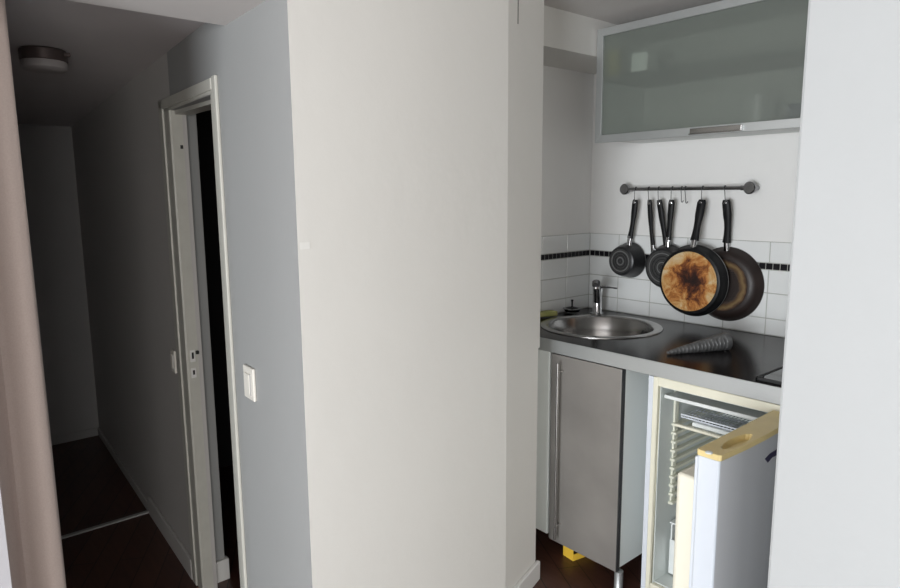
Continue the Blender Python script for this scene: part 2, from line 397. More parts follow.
# baseboards
def base(name, p, q, h, t=.014, label=None, m='trim', z=0):
    b = BM(); wallseg(b, p, q, t, z, z + h)
    return struct(name, b, m, label, 'baseboard' if label else None, bevel=.004)
nrm = Vector((0.31, -0.95)); sd = Vector((math.cos(math.radians(108.1)), math.sin(math.radians(108.1))))
base('baseboard_return', B, (Cl[0] + sd.x * .012, Cl[1] + sd.y * .012), .075, -.016, 'white baseboard at the foot of the return wall')
base('baseboard_pillar', A, B, .075, -.014)
base('baseboard_left', hp(pr + .05), A, .075, -.014)
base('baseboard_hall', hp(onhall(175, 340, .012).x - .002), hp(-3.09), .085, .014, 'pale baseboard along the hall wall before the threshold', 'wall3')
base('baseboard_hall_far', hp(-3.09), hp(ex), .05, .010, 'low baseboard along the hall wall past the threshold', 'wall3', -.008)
base('baseboard_hall_end', (ex, hall_y(ex)), (ex, -.35), .05, .010, 'baseboard under the dark end wall', 'wall_end', -.008)

# dark room behind the door
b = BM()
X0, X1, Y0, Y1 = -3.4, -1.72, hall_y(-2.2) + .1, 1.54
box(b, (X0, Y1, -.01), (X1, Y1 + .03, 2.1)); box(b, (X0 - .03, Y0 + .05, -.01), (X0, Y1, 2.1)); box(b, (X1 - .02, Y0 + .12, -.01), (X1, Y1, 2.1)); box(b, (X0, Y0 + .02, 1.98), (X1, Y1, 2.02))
struct('wall_dark_room', b, 'dark', 'unlit room seen through the narrow door gap', 'room')  # near-black wall colour paints in the darkness of the unlit room
# inner reveal wall, with a short baseboard
bj = onhall(187, 340)
sx = onx(197.5, 340, bj.x).y; ex2 = onx(210.5, 340, bj.x - .045).y
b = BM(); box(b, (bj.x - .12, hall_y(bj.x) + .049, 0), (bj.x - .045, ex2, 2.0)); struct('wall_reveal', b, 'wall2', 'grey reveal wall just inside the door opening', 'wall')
b = BM(); box(b, (bj.x - .06, hall_y(bj.x) + .055, 0), (bj.x - .031, ex2 + .012, .085)); struct('baseboard_reveal', b, 'trim', 'short baseboard on the reveal wall inside the door opening', 'baseboard', bevel=.003)

# door frame (architrave, jamb, strike plates)
dr = thing('door_1', 'narrow white painted door frame standing open onto a dark room', 'door', (pl, hall_y(pl), 0)); dr['kind'] = 'structure'
def rel(bm, root):
    bmesh.ops.translate(bm, verts=bm.verts, vec=-Vector(root.location)); return bm
lx = onhall(175, 340, .012).x; rx = onhall(230, 340, .010).x; rl_ = onhall(226.5, 340, .010).x
zt = onhall(211, 77, .012).z
def face(X, off): return (X, hall_y(X) - off)
def arch(x0, x1, z0, z1, off, name):
    b = BM(); wallseg(b, face(x0, 0), face(x1, 0), -off if x1 > x0 else off, z0, z1)
    return obj(name, rel(b, dr), 'trim_old', dr, bevel=.003)
arch(lx, lx + .045, 0, zt, .012, 'architrave'); arch(lx + .045, pl + .0, 0, zt - .03, .007, 'architrave')
arch(rl_, rx, 0, zt + .004, .010, 'architrave')
arch(lx, rl_, zt - .032, zt, .012, 'head_architrave'); arch(lx + .045, rl_, DZ, zt - .03, .007, 'head_architrave')
for X, s in ((pl, 1), (pr, -1)):
    b = BM(); y = hall_y(X); box(b, (X - .02 * s, y - .004, 0), (X + .002 * s, sx if s > 0 else y + .03, DZ + .01)); obj('jamb', rel(b, dr), 'trim_old', dr, bevel=.002)
b = BM(); box(b, (pl + .003, hall_y(pl) + .01, DZ - .012), (pr - .003, hall_y(pl) + .06, DZ)); obj('head_jamb', rel(b, dr), 'trim_old', dr)
for y0, y1 in ((350, 362), (368, 378)):
    za = onx(192, y0, pl).z; zb = onx(192, y1, pl).z; yy = onx(192, 352, pl).y
    b = BM(); box(b, (pl + .001, yy - .008, zb), (pl + .0045, yy + .009, za)); pt = obj('strike_plate', rel(b, dr), 'trim', dr, bevel=.001)
    b = BM(); box(b, (pl + .004, yy - .003, zb + .012), (pl + .0052, yy + .004, za - .008)); obj('bolt_hole', rel(b, dr), 'dark', pt)
b = BM(); q = onx(197, 352, pl); box(b, (pl - .003, q.y - .006, q.z - .006), (pl + .012, q.y + .004, q.z + .006)); obj('latch', rel(b, dr), 'rubber', dr, bevel=.002)
q = onx(181, 147, pl)
b = BM(); box(b, (pl, q.y - .003, q.z - .006), (pl + .004, q.y + .006, q.z + .006)); obj('hinge_pin', rel(b, dr), 'rubber', dr)

# light switches
def switch(p, w, h, label, m='switch'):
    root = thing('light_switch', label, 'light switch', (p.x, hall_y(p.x), p.z), rot=(0, 0, math.atan(HSL)))
    b = BM(); box(b, (-w / 2, -.009, -h / 2), (w / 2, -.0002, h / 2)); obj('plate', b, m, root, bevel=.003)
    b = BM(); box(b, (-w * .30, -.013, -h * .32), (w * .22, -.008, h * .30)); obj('rocker', b, m, root, bevel=.002)
    b = BM(); box(b, (w * .24, -.0115, -h * .34), (w * .30, -.008, h * .32)); obj('rocker_edge', b, 'switch_grey', root)
p1, p2, p3, p4 = onhall(245.5, 380), onhall(257.5, 385), onhall(250, 366), onhall(250, 398)
switch((p1 + p2) / 2, (p2.x - p1.x) * .8, (p3.z - p4.z) * .97, 'cream light switch on the pale wall right of the door')
q = onhall(175, 361); switch(q, .05, .085, 'small light switch in the dim hall left of the door frame')

# hall ceiling lamp
q = onz(43, 51, 1.915); zc = 1.855 + (q.x + 4.6) / 2.855 * .085
lp = thing('ceiling_lamp', 'round ceiling lamp with a brown metal band in the dark hall', 'ceiling lamp', (q.x, q.y, zc - .003)); lp.scale = (.86, .86, .86)
b = BM(); lathe(b, [(.0, .004), (.072, .004), (.078, -.002), (.078, -.036), (.072, -.040), (0, -.040)], n=48); obj('metal_band', b, 'lamp_metal', lp, smooth=True)
b = BM(); lathe(b, [(.0, -.038), (.074, -.038), (.076, -.046), (.075, -.062), (.066, -.070), (.03, -.074), (0, -.075)], n=48); obj('diffuser', b, 'lamp_glass', lp, smooth=True)
b = BM(); box(b, (.03, .055, -.02), (.055, .078, -.006)); obj('clip', b, 'lamp_metal', lp, bevel=.003)

# curtain
cx = -1.70; e1 = onx(35, 294, cx).y
cr = thing('curtain', 'rose beige cloth curtain hanging at the left edge of the photo', 'curtain', (cx, e1, 0.02))
b = BM(); prof = []
N = 60
for i in range(N + 1):
    s = i / N; y = -s * .46; x = .022 * math.sin(s * 2 * PI * 4.2 + .6) * (0.25 + min(1, s * 6)) + .008 * math.sin(s * 31)
    prof.append((x, y))
cols = []
for i, (x, y) in enumerate(prof):
    cols.append([b.verts.new((x * (1 - .35 * z / 1.85) - (.004 * math.sin(z * 5) if i else 0), y * (1 - .05 * math.sin(z * 1.5)), z)) for z in [1.85 * k / 24 for k in range(25)]])
for a, c in zip(cols, cols[1:]):
    for k in range(24): b.faces.new((a[k], c[k], c[k + 1], a[k + 1]))
o = obj('cloth', b, 'cloth', cr, smooth=True); s = o.modifiers.new('s', 'SOLIDIFY'); s.thickness = .003; s.offset = 0
b = BM(); tube(b, [(-.004, -.47, 1.862), (-.004, .05, 1.862)], .009); obj('rod', b, 'alu', cr, smooth=True)
for by in (-.42, -.03):
    b = BM(); box(b, (-.02, by, 1.862), (.02, by + .03, 1.8765)); obj('bracket', b, 'alu', cr)

# ------------------------------------------------------------------ backsplash
ZW = 0.90
bs = thing('backsplash', 'white wall tiles with a band of small black tiles above the worktop', 'backsplash', (XL, YB, ZW))
g = .0018
rows = [(ZW + .001, .966), (.966, 1.066), (1.066, 1.157), (1.184, 1.266)]
bt, bg, bk = BM(), BM(), BM()
TW = .173
x = XL + .002
edges = [XL] + [XL + TW * (i + 1) for i in range(9)]
for z0, z1 in rows:
    off = 0
    for i in range(9):
        a = XL + TW * i; c = min(a + TW, XR)
        if a >= XR: break
        box(bt, (a + g + (.006 if i == 0 else 0), YB - .008, z0 + g), (c - g, YB - .002, z1 - g))
    for i in range(5):
        a = YB - TW * i - .008; c = max(a - TW, 1.84)
        if a - .02 <= 1.84: break
        box(bt, (XL + .002, a - g, z0 + g), (XL + .008, c + g, z1 - g))
box(bg, (XL, YB - .006, ZW + .001), (XR, YB, 1.266)); box(bg, (XL, 1.84, ZW + .001), (XL + .006, YB - .006, 1.266))
pt = .0272
for i in range(64):
    a = XL + .009 + pt * i
    if a + .02 > XR: break
    box(bk, (a + .0012, YB - .008, 1.1585), (a + pt - .0012, YB - .002, 1.1825))
for i in range(40):
    a = YB - .009 - pt * i
    if a - pt < 1.84: break
    box(bk, (XL + .002, a - .0012, 1.1585), (XL + .008, a - pt + .0012, 1.1825))
for bb_, m_, nm in ((bt, 'tile', 'white_tiles'), (bg, 'grout', 'grout'), (bk, 'black_tile', 'mosaic_border')):
    obj(nm, rel(bb_, bs), m_, bs, bevel=.0012 if nm != 'grout' else 0, seg=1)

# ------------------------------------------------------------------ worktop with round cutout
YF, XW0 = 1.905, XL + .009
WX1, WY1, ZB = XR - .001, YB - .009, .852
SX, SY, SR = -1.66, 2.257, .254
wt = thing('worktop', 'dark brown black kitchen worktop with an aluminium front edge', 'worktop', (SX, SY, ZB))
def rect_pt(a, x0, x1, y0, y1):
    dx, dy = math.cos(a), math.sin(a); t = 1e9
    if abs(dx) > 1e-9: t = min(t, ((x1 if dx > 0 else x0) - SX) / dx)
    if abs(dy) > 1e-9: t = min(t, ((y1 if dy > 0 else y0) - SY) / dy)
    return SX + dx * t, SY + dy * t
def holed(bm, x0, x1, y0, y1, z0, z1, r):
    angs = [2 * PI * i / 72 for i in range(72)] + [math.atan2(y - SY, x - SX) % (2 * PI) for x in (x0, x1) for y in (y0, y1)]
    angs = sorted(set(round(a, 6) for a in angs)); n = len(angs)
    R_ = []
    for z in (z0, z1):
        o_ = [bm.verts.new((*rect_pt(a, x0, x1, y0, y1), z)) for a in angs]
        i_ = [bm.verts.new((SX + r * math.cos(a), SY + r * math.sin(a), z)) for a in angs]
        R_.append((o_, i_))
    (ob, ib), (ot, it) = R_
    for k in range(n):
        j = (k + 1) % n
        bm.faces.new((ot[k], ot[j], it[j], it[k])); bm.faces.new((ob[j], ob[k], ib[k], ib[j]))
        bm.faces.new((ob[k], ob[j], ot[j], ot[k])); bm.faces.new((ib[j], ib[k], it[k], it[j]))
b = BM(); holed(b, XW0, WX1, YF + .004, WY1, ZB, ZW, SR - .012)
obj('worktop_board', rel(b, wt), 'counter', wt)
b = BM(); box(b, (XW0 + .0, YF, ZB - .002), (WX1, YF + .004, ZW + .0005)); obj('front_edge', rel(b, wt), 'alu', wt, bevel=.001, seg=1)

# ------------------------------------------------------------------ sink
sk = thing('sink', 'round stainless steel inset sink in the dark worktop', 'sink', (SX, SY, ZW))
b = BM(); lathe(b, [(SR, .0005), (SR - .003, .004), (SR - .020, .006), (SR - .034, .003), (SR - .040, -.004), (SR - .048, -.06), (SR - .062, -.125), (SR - .085, -.150), (.05, -.157), (.0, -.160)], n=80)
bmesh.ops.delete(b, geom=[f for f in b.faces if len(f.verts) > 4], context='FACES_ONLY')
o = obj('bowl', b, 'steel', sk, smooth=True); s = o.modifiers.new('s', 'SOLIDIFY'); s.thickness = .0012; s.offset = -1
b = BM(); lathe(b, [(0, -.1585), (.036, -.1585), (.042, -.155), (.042, -.152), (.030, -.154), (.0, -.156)], n=32); obj('drain', b, 'dark_chrome', sk, smooth=True)
a = math.radians(62)
pv = Vector((math.cos(a), math.sin(a), 0))
b = BM(); lathe(b, [(0, 0), (.013, 0), (.016, .002), (.016, .004), (.010, .0045), (.009, .001), (0, .001)], n=24)
o = obj('overflow', b, 'dark_chrome', sk, smooth=True); o.location = pv * (SR - .050) + Vector((0, 0, -.045)); o.rotation_euler = (-pv).to_track_quat('Z', 'Y').to_euler()
b = BM(); lathe(b, [(0, 0), (.008, 0), (.008, .0012), (0, .0012)], n=16); o2 = obj('overflow_hole', b, 'dark', o); o2.location = (0, 0, .0015)

# tap
tp = onz(597, 313, ZW + .006)
tr = thing('mixer_tap', 'chrome mixer tap rising behind the round sink', 'tap', (tp.x, tp.y, ZW + .001)); tr.scale = (1.28, 1.28, 1.1)
b = BM(); lathe(b, [(0, 0), (.024, 0), (.024, .005), (.018, .009), (.0165, .012), (.0165, .085), (.0175, .09), (.0175, .112), (.014, .120), (0, .122)], n=28); obj('tap_body', b, 'chrome', tr, smooth=True)
dv = Vector((.56, -.83, 0)).normalized()
b = BM(); tube(b, [dv * .004 + Vector((0, 0, .050)), dv * .03 + Vector((0, 0, .082)), dv * .065 + Vector((0, 0, .118)), dv * .095 + Vector((0, 0, .142)), dv * .115 + Vector((0, 0, .150)), dv * .128 + Vector((0, 0, .142))], [.011, .012, .012, .013, .0145, .013], n=18); obj('spout', b, 'dark_chrome', tr, smooth=True)
b = BM(); lathe(b, [(0, 0), (.010, 0), (.011, -.008), (.009, -.010), (0, -.010)], n=16); o = obj('aerator', b, 'chrome', tr, smooth=True); o.location = dv * .122 + Vector((0, 0, .137))
b = BM(); tube(b, [Vector((.0, 0, .112)), Vector((.02, .004, .118)), Vector((.055, .01, .118)), Vector((.075, .012, .117))], [.009, .005, .0032, .0032], n=12); obj('lever', b, 'dark_chrome', tr, smooth=True)

# sponge, strainer
q = onz(553, 317, ZW + .012)
b = BM(); box(b, (-.022, -.060, 0), (.022, .060, .020)); bmesh.ops.subdivide_edges(b, edges=b.edges, cuts=3)
for v in b.verts: v.co.x += .006 * math.sin(v.co.y * 30) + .1 * v.co.y; v.co.z *= 1 + .15 * math.sin(v.co.y * 40)
o = obj('sponge', b, 'sponge', loc=(SX - SR - .0 - .020, 2.30, ZW + .002), bevel=.005, smooth=True); o.rotation_euler = (0, 0, -.1)
o.location = (XW0 + .028, q.y, ZW + .0075)
tag(o, 'yellow green kitchen sponge lying left of the sink', 'sponge')
q = onz(572, 311, ZW + .01)
st = thing('sink_strainer', 'dark metal sink strainer with an upright knob left of the tap', 'sink strainer', (q.x, q.y, ZW + .0075))
b = BM(); lathe(b, [(0, .003), (.024, .003), (.030, 0), (.034, .002), (.040, .012), (.044, .014), (.044, .016), (.036, .017), (.0, .016)], n=32); obj('basket', b, 'dark_chrome', st, smooth=True)
b = BM(); lathe(b, [(0, .014), (.030, .017), (.020, .021), (.006, .023), (.004, .026), (.004, .048), (.006, .050), (.006, .056), (0, .058)], n=20); obj('knob', b, 'bake', st, smooth=True)

# ridged cone
pa = onz(666.5, 353, ZW + .006); pb = onz(724.5, 341.5, ZW + .030)
L = (pb - pa).length
b = BM(); prof = [(0, 0), (.003, .002)]
NR = 17
for i in range(NR):
    s = i / NR; s2 = (i + .6) / NR; r = .004 + .026 * (s ** .85)
    prof += [(r + .0012, L * s + .004), (r + .0021, L * s + L / NR * .35), (r + .0010, L * s2 + L / NR * .25)]
prof += [(.031, L + .002), (.031, L + .010), (.028, L + .012), (.026, L + .004), (0, L - .01)]
lathe(b, prof, 'Z', n=28)
o = obj('ridged_cone', b, 'cone', smooth=True); o.location = pa; o.rotation_euler = (pb - pa).to_track_quat('Z', 'X').to_euler()
tag(o, 'grey ridged cone lying on the dark worktop right of the sink', 'cone')

# hob at the right end
q = onz(757.5, 378, ZW + .006)
hb = thing('hob', 'black glass hob set in the right end of the worktop', 'hob', (q.x, q.y, ZW))
b = BM(); box(b, (0, 0, .0005), (XR - q.x - .012, .50, .007)); obj('hob_glass', b, 'glass_hob', hb, bevel=.002)
b = BM(); box(b, (-.004, -.004, .0005), (XR - q.x - .010, .004, .009)); box(b, (-.004, -.004, .0005), (.003, .50, .009)); obj('bezel', b, 'rubber', hb, bevel=.001)
for u, v, r in ((.17, .14, .07), (.17, .36, .085)):
    b = BM(); lathe(b, [(r, .0068), (r, .0076), (r - .003, .0076), (r - .003, .0068), (r, .0068)], n=40); obj('cooking_zone', b, 'pan_ring', hb, loc=(u, v, 0))
b = BM(); box(b, (.0, .005, .007), (.012, .02, .014)); obj('corner_clip', b, 'rubber', hb, bevel=.002)

# ------------------------------------------------------------------ sink cabinet
YC = YF + .007
cb = thing('sink_cabinet', 'white base cabinet with a steel coloured door under the sink', 'cabinet', (-1.5, 2.2, 0))
CX0, CX1, CZ0, CZ1 = -1.976, -1.302, .092, ZB - .002
b = BM(); t = .018
box(b, (CX0, YC + .012, CZ0), (CX0 + t, 2.50, CZ1)); box(b, (CX1 - t, YC + .012, CZ0), (CX1, 2.50, CZ1))
box(b, (CX0 + t, YC + .02, CZ0), (CX1 - t, 2.50, CZ0 + t)); box(b, (CX0 + t, 2.48, CZ0 + t), (CX1 - t, 2.495, CZ1))
obj('carcass', rel(b, cb), 'white_lam', cb, bevel=.001, seg=1)
b = BM(); box(b, (CX0, YC - .002, CZ0), (-1.640, YC + .012, CZ1)); obj('filler_panel', rel(b, cb), 'white_lam', cb, bevel=.001, seg=1)
d0, d1 = -1.633, CX1 + .001
b = BM(); prism(b, [(d0, YC + .011), (d0 + .001, YC - .002), (d0 + .012, YC - .009), (d1 - .003, YC - .009), (d1 - .003, YC + .011)], CZ0 - .010, CZ1 - .003)
dd = obj('door', rel(b, cb), 'door_steel', cb, bevel=.0015)
b = BM(); box(b, (d1 - .0028, YC - .009, CZ0 - .010), (d1 + .0002, YC + .011, CZ1 - .003)); obj('edge_band', rel(b, cb), 'door_edge', dd)
hx = ony(556.3, 450, YC - .040)
zt_ = ony(556.3, 363, YC - .040).z; zb_ = ony(556, 540, YC - .040).z
b = BM(); tube(b, [(hx.x, YC - .040, zb_), (hx.x, YC - .040, zt_)], .0052, n=14)
for z in (zt_ - .035, zb_ + .055): tube(b, [(hx.x, YC - .040, z), (hx.x, YC - .0092, z)], .0042, n=10)
obj('handle', rel(b, cb), 'steel', dd, smooth=True)
for lx_, ly_ in ((CX1 + -.001, YC + .012), (CX0 + .05, YC + .10), (CX1 - .04, 2.44), (CX0 + .05, 2.44)):
    b = BM(); lathe(b, [(0, 0), (.018, 0), (.018, .006), (.016, .009), (.016, CZ0 - .012 if lx_ == CX1 - .001 else CZ0), (0, CZ0 - .012 if lx_ == CX1 - .001 else CZ0)], n=20, c=(lx_, ly_, 0)); obj('leg', rel(b, cb), 'alu', cb, smooth=True)

# yellow carton on the floor beneath
q = onz(573, 561.5, 0)
b = BM(); c0 = Vector((0, 0))
yc = thing('yellow_carton', 'small open yellow carton on the floor under the sink cabinet', 'carton', (q.x, q.y, 0.001))
e = onz(563, 555, 0); e2 = onz(588, 556, 0)
v1 = Vector((e.x - q.x, e.y - q.y)); v2 = Vector((e2.x - q.x, e2.y - q.y)).normalized() * .11
H = .055
wallseg(b, (0, 0), v1, -.002, 0, H); wallseg(b, (0, 0), v2, .002, 0, H * .5); wallseg(b, v1, v1 + v2, -.002, 0, H); wallseg(b, v2, v1 + v2, .002, 0, H)
obj('carton_body', b, 'carton', yc)
b = BM(); bmf = [b.verts.new(p) for p in ((v1.x, v1.y, H), ((v1 + v2).x, (v1 + v2).y, H), ((v1 + v2).x * .8, (v1 + v2).y * .8 - .01, H + .012), (v1.x * .75, v1.y * .75, H + .012))]; b.faces.new(bmf)
o = obj('flap', b, 'carton', yc); s = o.modifiers.new('s', 'SOLIDIFY'); s.thickness = .0015

# ------------------------------------------------------------------ fridge
FX0, FX1, FZ0, FZ1, FYB = -1.203, -.705, .035, .846, 2.45
fr = thing('fridge', 'white under-counter fridge standing open beside the sink cabinet', 'fridge', (-.95, 2.2, 0))
IX0, IX1, IZ0, IZ1, IYB = -1.163, -.755, .10, .812, 2.36
b = BM()
ys = YC + .020
box(b, (FX0, ys, FZ0), (IX0, FYB, FZ1)); box(b, (IX1, ys, FZ0), (FX1, FYB, FZ1)); box(b, (IX0, ys, IZ1), (IX1, FYB, FZ1)); box(b, (IX0, ys, FZ0), (IX1, FYB, IZ0)); box(b, (IX0, IYB, IZ0), (IX1, FYB, IZ1))
obj('fridge_body', rel(b, fr), 'fr_white', fr)
b = BM(); f1 = .018
box(b, (FX0, YC, FZ0), (FX0 + f1, ys, FZ1)); obj('side_post', rel(b, fr), 'fr_white', fr, bevel=.002)
b = BM(); gx = FX0 + f1
box(b, (gx, YC + .001, FZ0), (IX0 - .004, ys, FZ1)); box(b, (IX1, YC + .001, FZ0), (FX1, ys, FZ1)); box(b, (IX0 - .004, YC + .001, IZ1 + .004), (IX1, ys, FZ1)); box(b, (IX0 - .004, YC + .001, FZ0), (IX1, ys, IZ0))
obj('front_frame', rel(b, fr), 'cream', fr, bevel=.002)
b = BM(); t = .003
box(b, (IX0, ys - .01, IZ0), (IX0 + t, IYB, IZ1)); box(b, (IX1 - t, ys, IZ0), (IX1, IYB, IZ1)); box(b, (IX0, ys, IZ1 - t), (IX1, IYB, IZ1)); box(b, (IX0, ys, IZ0), (IX1, IYB, IZ0 + t)); box(b, (IX0, IYB - t, IZ0), (IX1, IYB, IZ1))
obj('inner_liner', rel(b, fr), 'fr_int', fr)
# shelf guides
yg = onx(670, 440, IX0).y
for z in [.665 - .032 * k_ for k_ in range(10)]:
    b = BM(); box(b, (IX0 + .002, yg, z - .006), (IX0 + .020, IYB - .02, z + .004)); obj('shelf_guide', rel(b, fr), 'rib', fr, bevel=.003)
b = BM(); box(b, (IX0 + .002, yg + .01, .37), (IX0 + .009, yg + .035, .79)); obj('guide_post', rel(b, fr), 'rib', fr, bevel=.002)
ye = yg - .06
b = BM(); box(b, (IX0 + .006, ye, .776), (IX1 - .01, ye + .10, .780)); box(b, (IX0 + .006, ye, .772), (IX1 - .01, ye + .008, .784)); obj('freezer_plate', rel(b, fr), 'fr_part', fr, bevel=.002)
zs = ony(695, 419.5, yg + .03).z; print('zs', zs, 'rail', ony(695, 430, yg).z, 'bar', ony(700, 403, ye).z, 'rib', ony(672, 434, yg).z, yg)
b = BM(); y0, y1 = yg + .03, IYB - .03; x0, x1 = IX0 + .021, IX1 - .022
for k in range(30): x = x0 + (x1 - x0) * k / 29; tube(b, [(x, y0, zs), (x, y1, zs)], .0016, n=6)
for k in range(7): y = y0 + (y1 - y0) * k / 6; tube(b, [(x0, y, zs - .003), (x1, y, zs - .003)], .0024, n=6)
tube(b, [(x0, y0, zs + .006), (x1, y0, zs + .006)], .003, n=8)
obj('wire_shelf', rel(b, fr), 'wire', fr)
b = BM(); box(b, (IX0 + .015, yg - .005, .662), (IX1 - .01, yg + .012, .672)); obj('shelf_rail', rel(b, fr), 'cream', fr, bevel=.003)
b = BM(); box(b, (IX0 + .07, yg + .015, .672), (IX1 - .05, yg + .16, .686)); obj('drip_tray', rel(b, fr), 'fr_part', fr, bevel=.003)
b = BM(); box(b, (IX0 + .010, yg + .004, .300), (IX1 - .01, IYB - .02, .306)); obj('glass_shelf', rel(b, fr), 'fr_part', fr, bevel=.002)
b = BM(); box(b, (IX0 + .012, yg + .010, IZ0 + .01), (IX0 + .018, yg + .20, .296)); box(b, (IX0 + .012, yg + .006, IZ0 + .01), (IX1 - .03, yg + .012, .24)); obj('crisper_drawer', rel(b, fr), 'fr_part', fr, bevel=.002)
for ax in (FX0 + .03, FX1 - .07):
    for ay in (ys + .03, FYB - .07):
        b = BM(); lathe(b, [(0, 0), (.02, 0), (.02, FZ0 * .6), (.012, FZ0), (0, FZ0)], n=20, c=(ax + .02, ay + .02, 0)); obj('foot', rel(b, fr), 'rubber', fr)
# door, swung open 90 degrees
DXo, DXi, DY0, DY1, DZ0, DZ1 = -.717, -.777, 1.463, 1.895, .06, .818
b = BM(); pl_ = [(DXi, DY0 + .003), (DXi + .010, DY0), (DXo - .010, DY0 + .001), (DXo - .003, DY0 + .006), (DXo, DY0 + .03), (DXo + .004, (DY0 + DY1) / 2), (DXo, DY1), (DXi, DY1)]
fd = None
b = BM(); prism(b, [(DXi, DY0 + .003), (DXi + .006, DY0), (DXo - .006, DY0), (DXo - .002, DY0 + .004), (DXo - .002, DY1), (DXi, DY1)], DZ0, DZ1)
fd = obj('door', rel(b, fr), 'fr_white', fr, bevel=.002)
b = BM(); prism(b, [(DXo - .003, DY0 + .004), (DXo, DY0 + .012), (DXo + .006, DY0 + .12), (DXo + .008, DY0 + .22), (DXo + .006, DY1 - .12), (DXo, DY1 - .004), (DXo - .003, DY1 - .004)], DZ0, DZ1)
obj('door_front', rel(b, fr), 'fr_grey', fd, smooth=True)
ZT = .834
# top cap with finger recess
hc = onz(737, 441, ZT)
outl = [(DXi - .001, DY0 + .001), (DXi + .003, DY0 - .002), (DXo - .006, DY0 - .002), (DXo + .001, DY0 + .002), (DXo + .008, DY0 + .12), (DXo + .010, DY0 + .22), (DXo + .008, DY1 - .10), (DXo + .001, DY1), (DXi - .004, DY1)]
def recess(bm, outl, c, rx_, ry_, z0, z1, depth):
    n = 48; cx_, cy_ = c
    def hit(a):
        d = Vector((math.cos(a), math.sin(a))); best = 1e9
        for p, q_ in zip(outl, outl[1:] + outl[:1]):
            p = Vector(p) - Vector(c); q_ = Vector(q_) - Vector(c); e_ = q_ - p; den = d.x * e_.y - d.y * e_.x
            if abs(den) < 1e-12: continue
            t = (p.x * e_.y - p.y * e_.x) / den; u = (p.x * d.y - p.y * d.x) / den
            if t > 0 and -1e-6 <= u <= 1 + 1e-6: best = min(best, t)
        return (cx_ + d.x * best, cy_ + d.y * best)
    angs = sorted(set([round(2 * PI * i / n, 6) for i in range(n)] + [round(math.atan2(p[1] - cy_, p[0] - cx_) % (2 * PI), 6) for p in outl])); n = len(angs)
    O = [hit(a) for a in angs]; I = [(cx_ + rx_ * math.cos(a), cy_ + ry_ * math.sin(a)) for a in angs]
    ang_el = [math.atan2(math.sin(a) * rx_, math.cos(a) * ry_) for a in angs]
    I = [(cx_ + rx_ * math.cos(a), cy_ + ry_ * math.sin(a)) for a in ang_el]
    J = [(cx_ + rx_ * .72 * math.cos(a), cy_ + ry_ * .9 * math.sin(a)) for a in ang_el]
    R4 = [[bm.verts.new((*p, z)) for p in L_] for L_, z in ((O, z0), (O, z1), (I, z1), (J, z1 - depth))]
    for a_, b_ in zip(R4, R4[1:]):
        for k in range(n): bm.faces.new((a_[k], a_[(k + 1) % n], b_[(k + 1) % n], b_[k]))
    bm.faces.new(R4[0][::-1]); bm.faces.new(R4[3])
b = BM(); recess(b, outl, (hc.x - .0, hc.y), .017, .075, DZ1 + .0005, ZT, .016)
obj('top_cap', rel(b, fr), 'cap', fd, bevel=.002)
q = onz(709, 453, ZT)
b = BM(); lathe(b, [(0, 0), (.009, 0), (.009, .002), (.006, .004), (0, .0045)], n=20, c=(q.x, q.y, ZT)); obj('screw_cover', rel(b, fr), 'fr_part', fd, smooth=True)
# liner bulge on the inner side
b = BM(); ly = DY0 + .035; xl = onx(1, 1, -1).x
xl = ony(674, 520, ly).x
prism(b, [(DXi + .001, ly), (xl + .006, ly), (xl, ly + .008), (xl, DY1 - .05), (DXi + .001, DY1 - .04)], DZ0 + .04, .738)
obj('door_liner', rel(b, fr), 'liner', fd, bevel=.010, seg=4)
b = BM(); prism(b, [(DXi - .010, DY0 + .008), (DXi + .001, DY0 + .008), (DXi + .001, DY1 - .01), (DXi - .010, DY1 - .01)], DZ0 + .01, DZ1 - .008); obj('gasket', rel(b, fr), 'fr_white', fd, bevel=.003)
# brand mark: small swoosh
ql = [onx(*p, DXo + .0045) for p in ((763.5, 458.5), (769, 453), (777, 448.5), (777, 453.5), (770, 457), (766, 462))]
b = BM(); vs = [b.verts.new((p.x + .0015, p.y, p.z)) for p in ql]; b.faces.new(vs)
o = obj('printed_mark', rel(b, fr), 'logo', fd); s = o.modifiers.new('s', 'SOLIDIFY'); s.thickness = .008; s.offset = 0

# ------------------------------------------------------------------ wall cabinet
UY = 2.267
pL = ony(596, 85, UY); UX0 = pL.x; UX1 = XR - .004; UZ0 = ony(596, 143, UY).z; UZ1 = ony(596, 30, UY).z
uc = thing('wall_cabinet', 'wall cabinet with an aluminium framed frosted glass flap door', 'cabinet', ((UX0 + UX1) / 2, 2.4, UZ0))
b = BM(); t = .016; y0 = UY + .022; e_ = .004
box(b, (UX0 + e_, y0, UZ0 + .012), (UX0 + t, YB, UZ1 - e_)); box(b, (UX1 - t, y0, UZ0 + .012), (UX1 - e_, YB, UZ1 - e_)); box(b, (UX0 + t, y0, UZ0 + .012), (UX1 - t, YB, UZ0 + .012 + t)); box(b, (UX0 + t, y0, UZ1 - t), (UX1 - t, YB, UZ1 - e_)); box(b, (UX0 + t, YB - .006, UZ0 + t), (UX1 - t, YB, UZ1 - t))
obj('carcass', rel(b, uc), 'cab_in', uc)
zsh = ony(700, 65.5, UY + .05).z
b = BM(); box(b, (UX0 + t, UY + .015, zsh - .007), (UX1 - t, YB - .006, zsh + .007)); obj('shelf', rel(b, uc), 'shelf', uc)
fw = .030
b = BM()
def mitre(bm, pts):   # pts: outer a, outer b, inner b, inner a in xz
    f = [bm.verts.new((x, UY, z)) for x, z in pts]; k_ = [bm.verts.new((x, UY + .020, z)) for x, z in pts]
    bm.faces.new(f); bm.faces.new(k_[::-1])
    for i in range(4): bm.faces.new((f[i], k_[i], k_[(i + 1) % 4], f[(i + 1) % 4]))
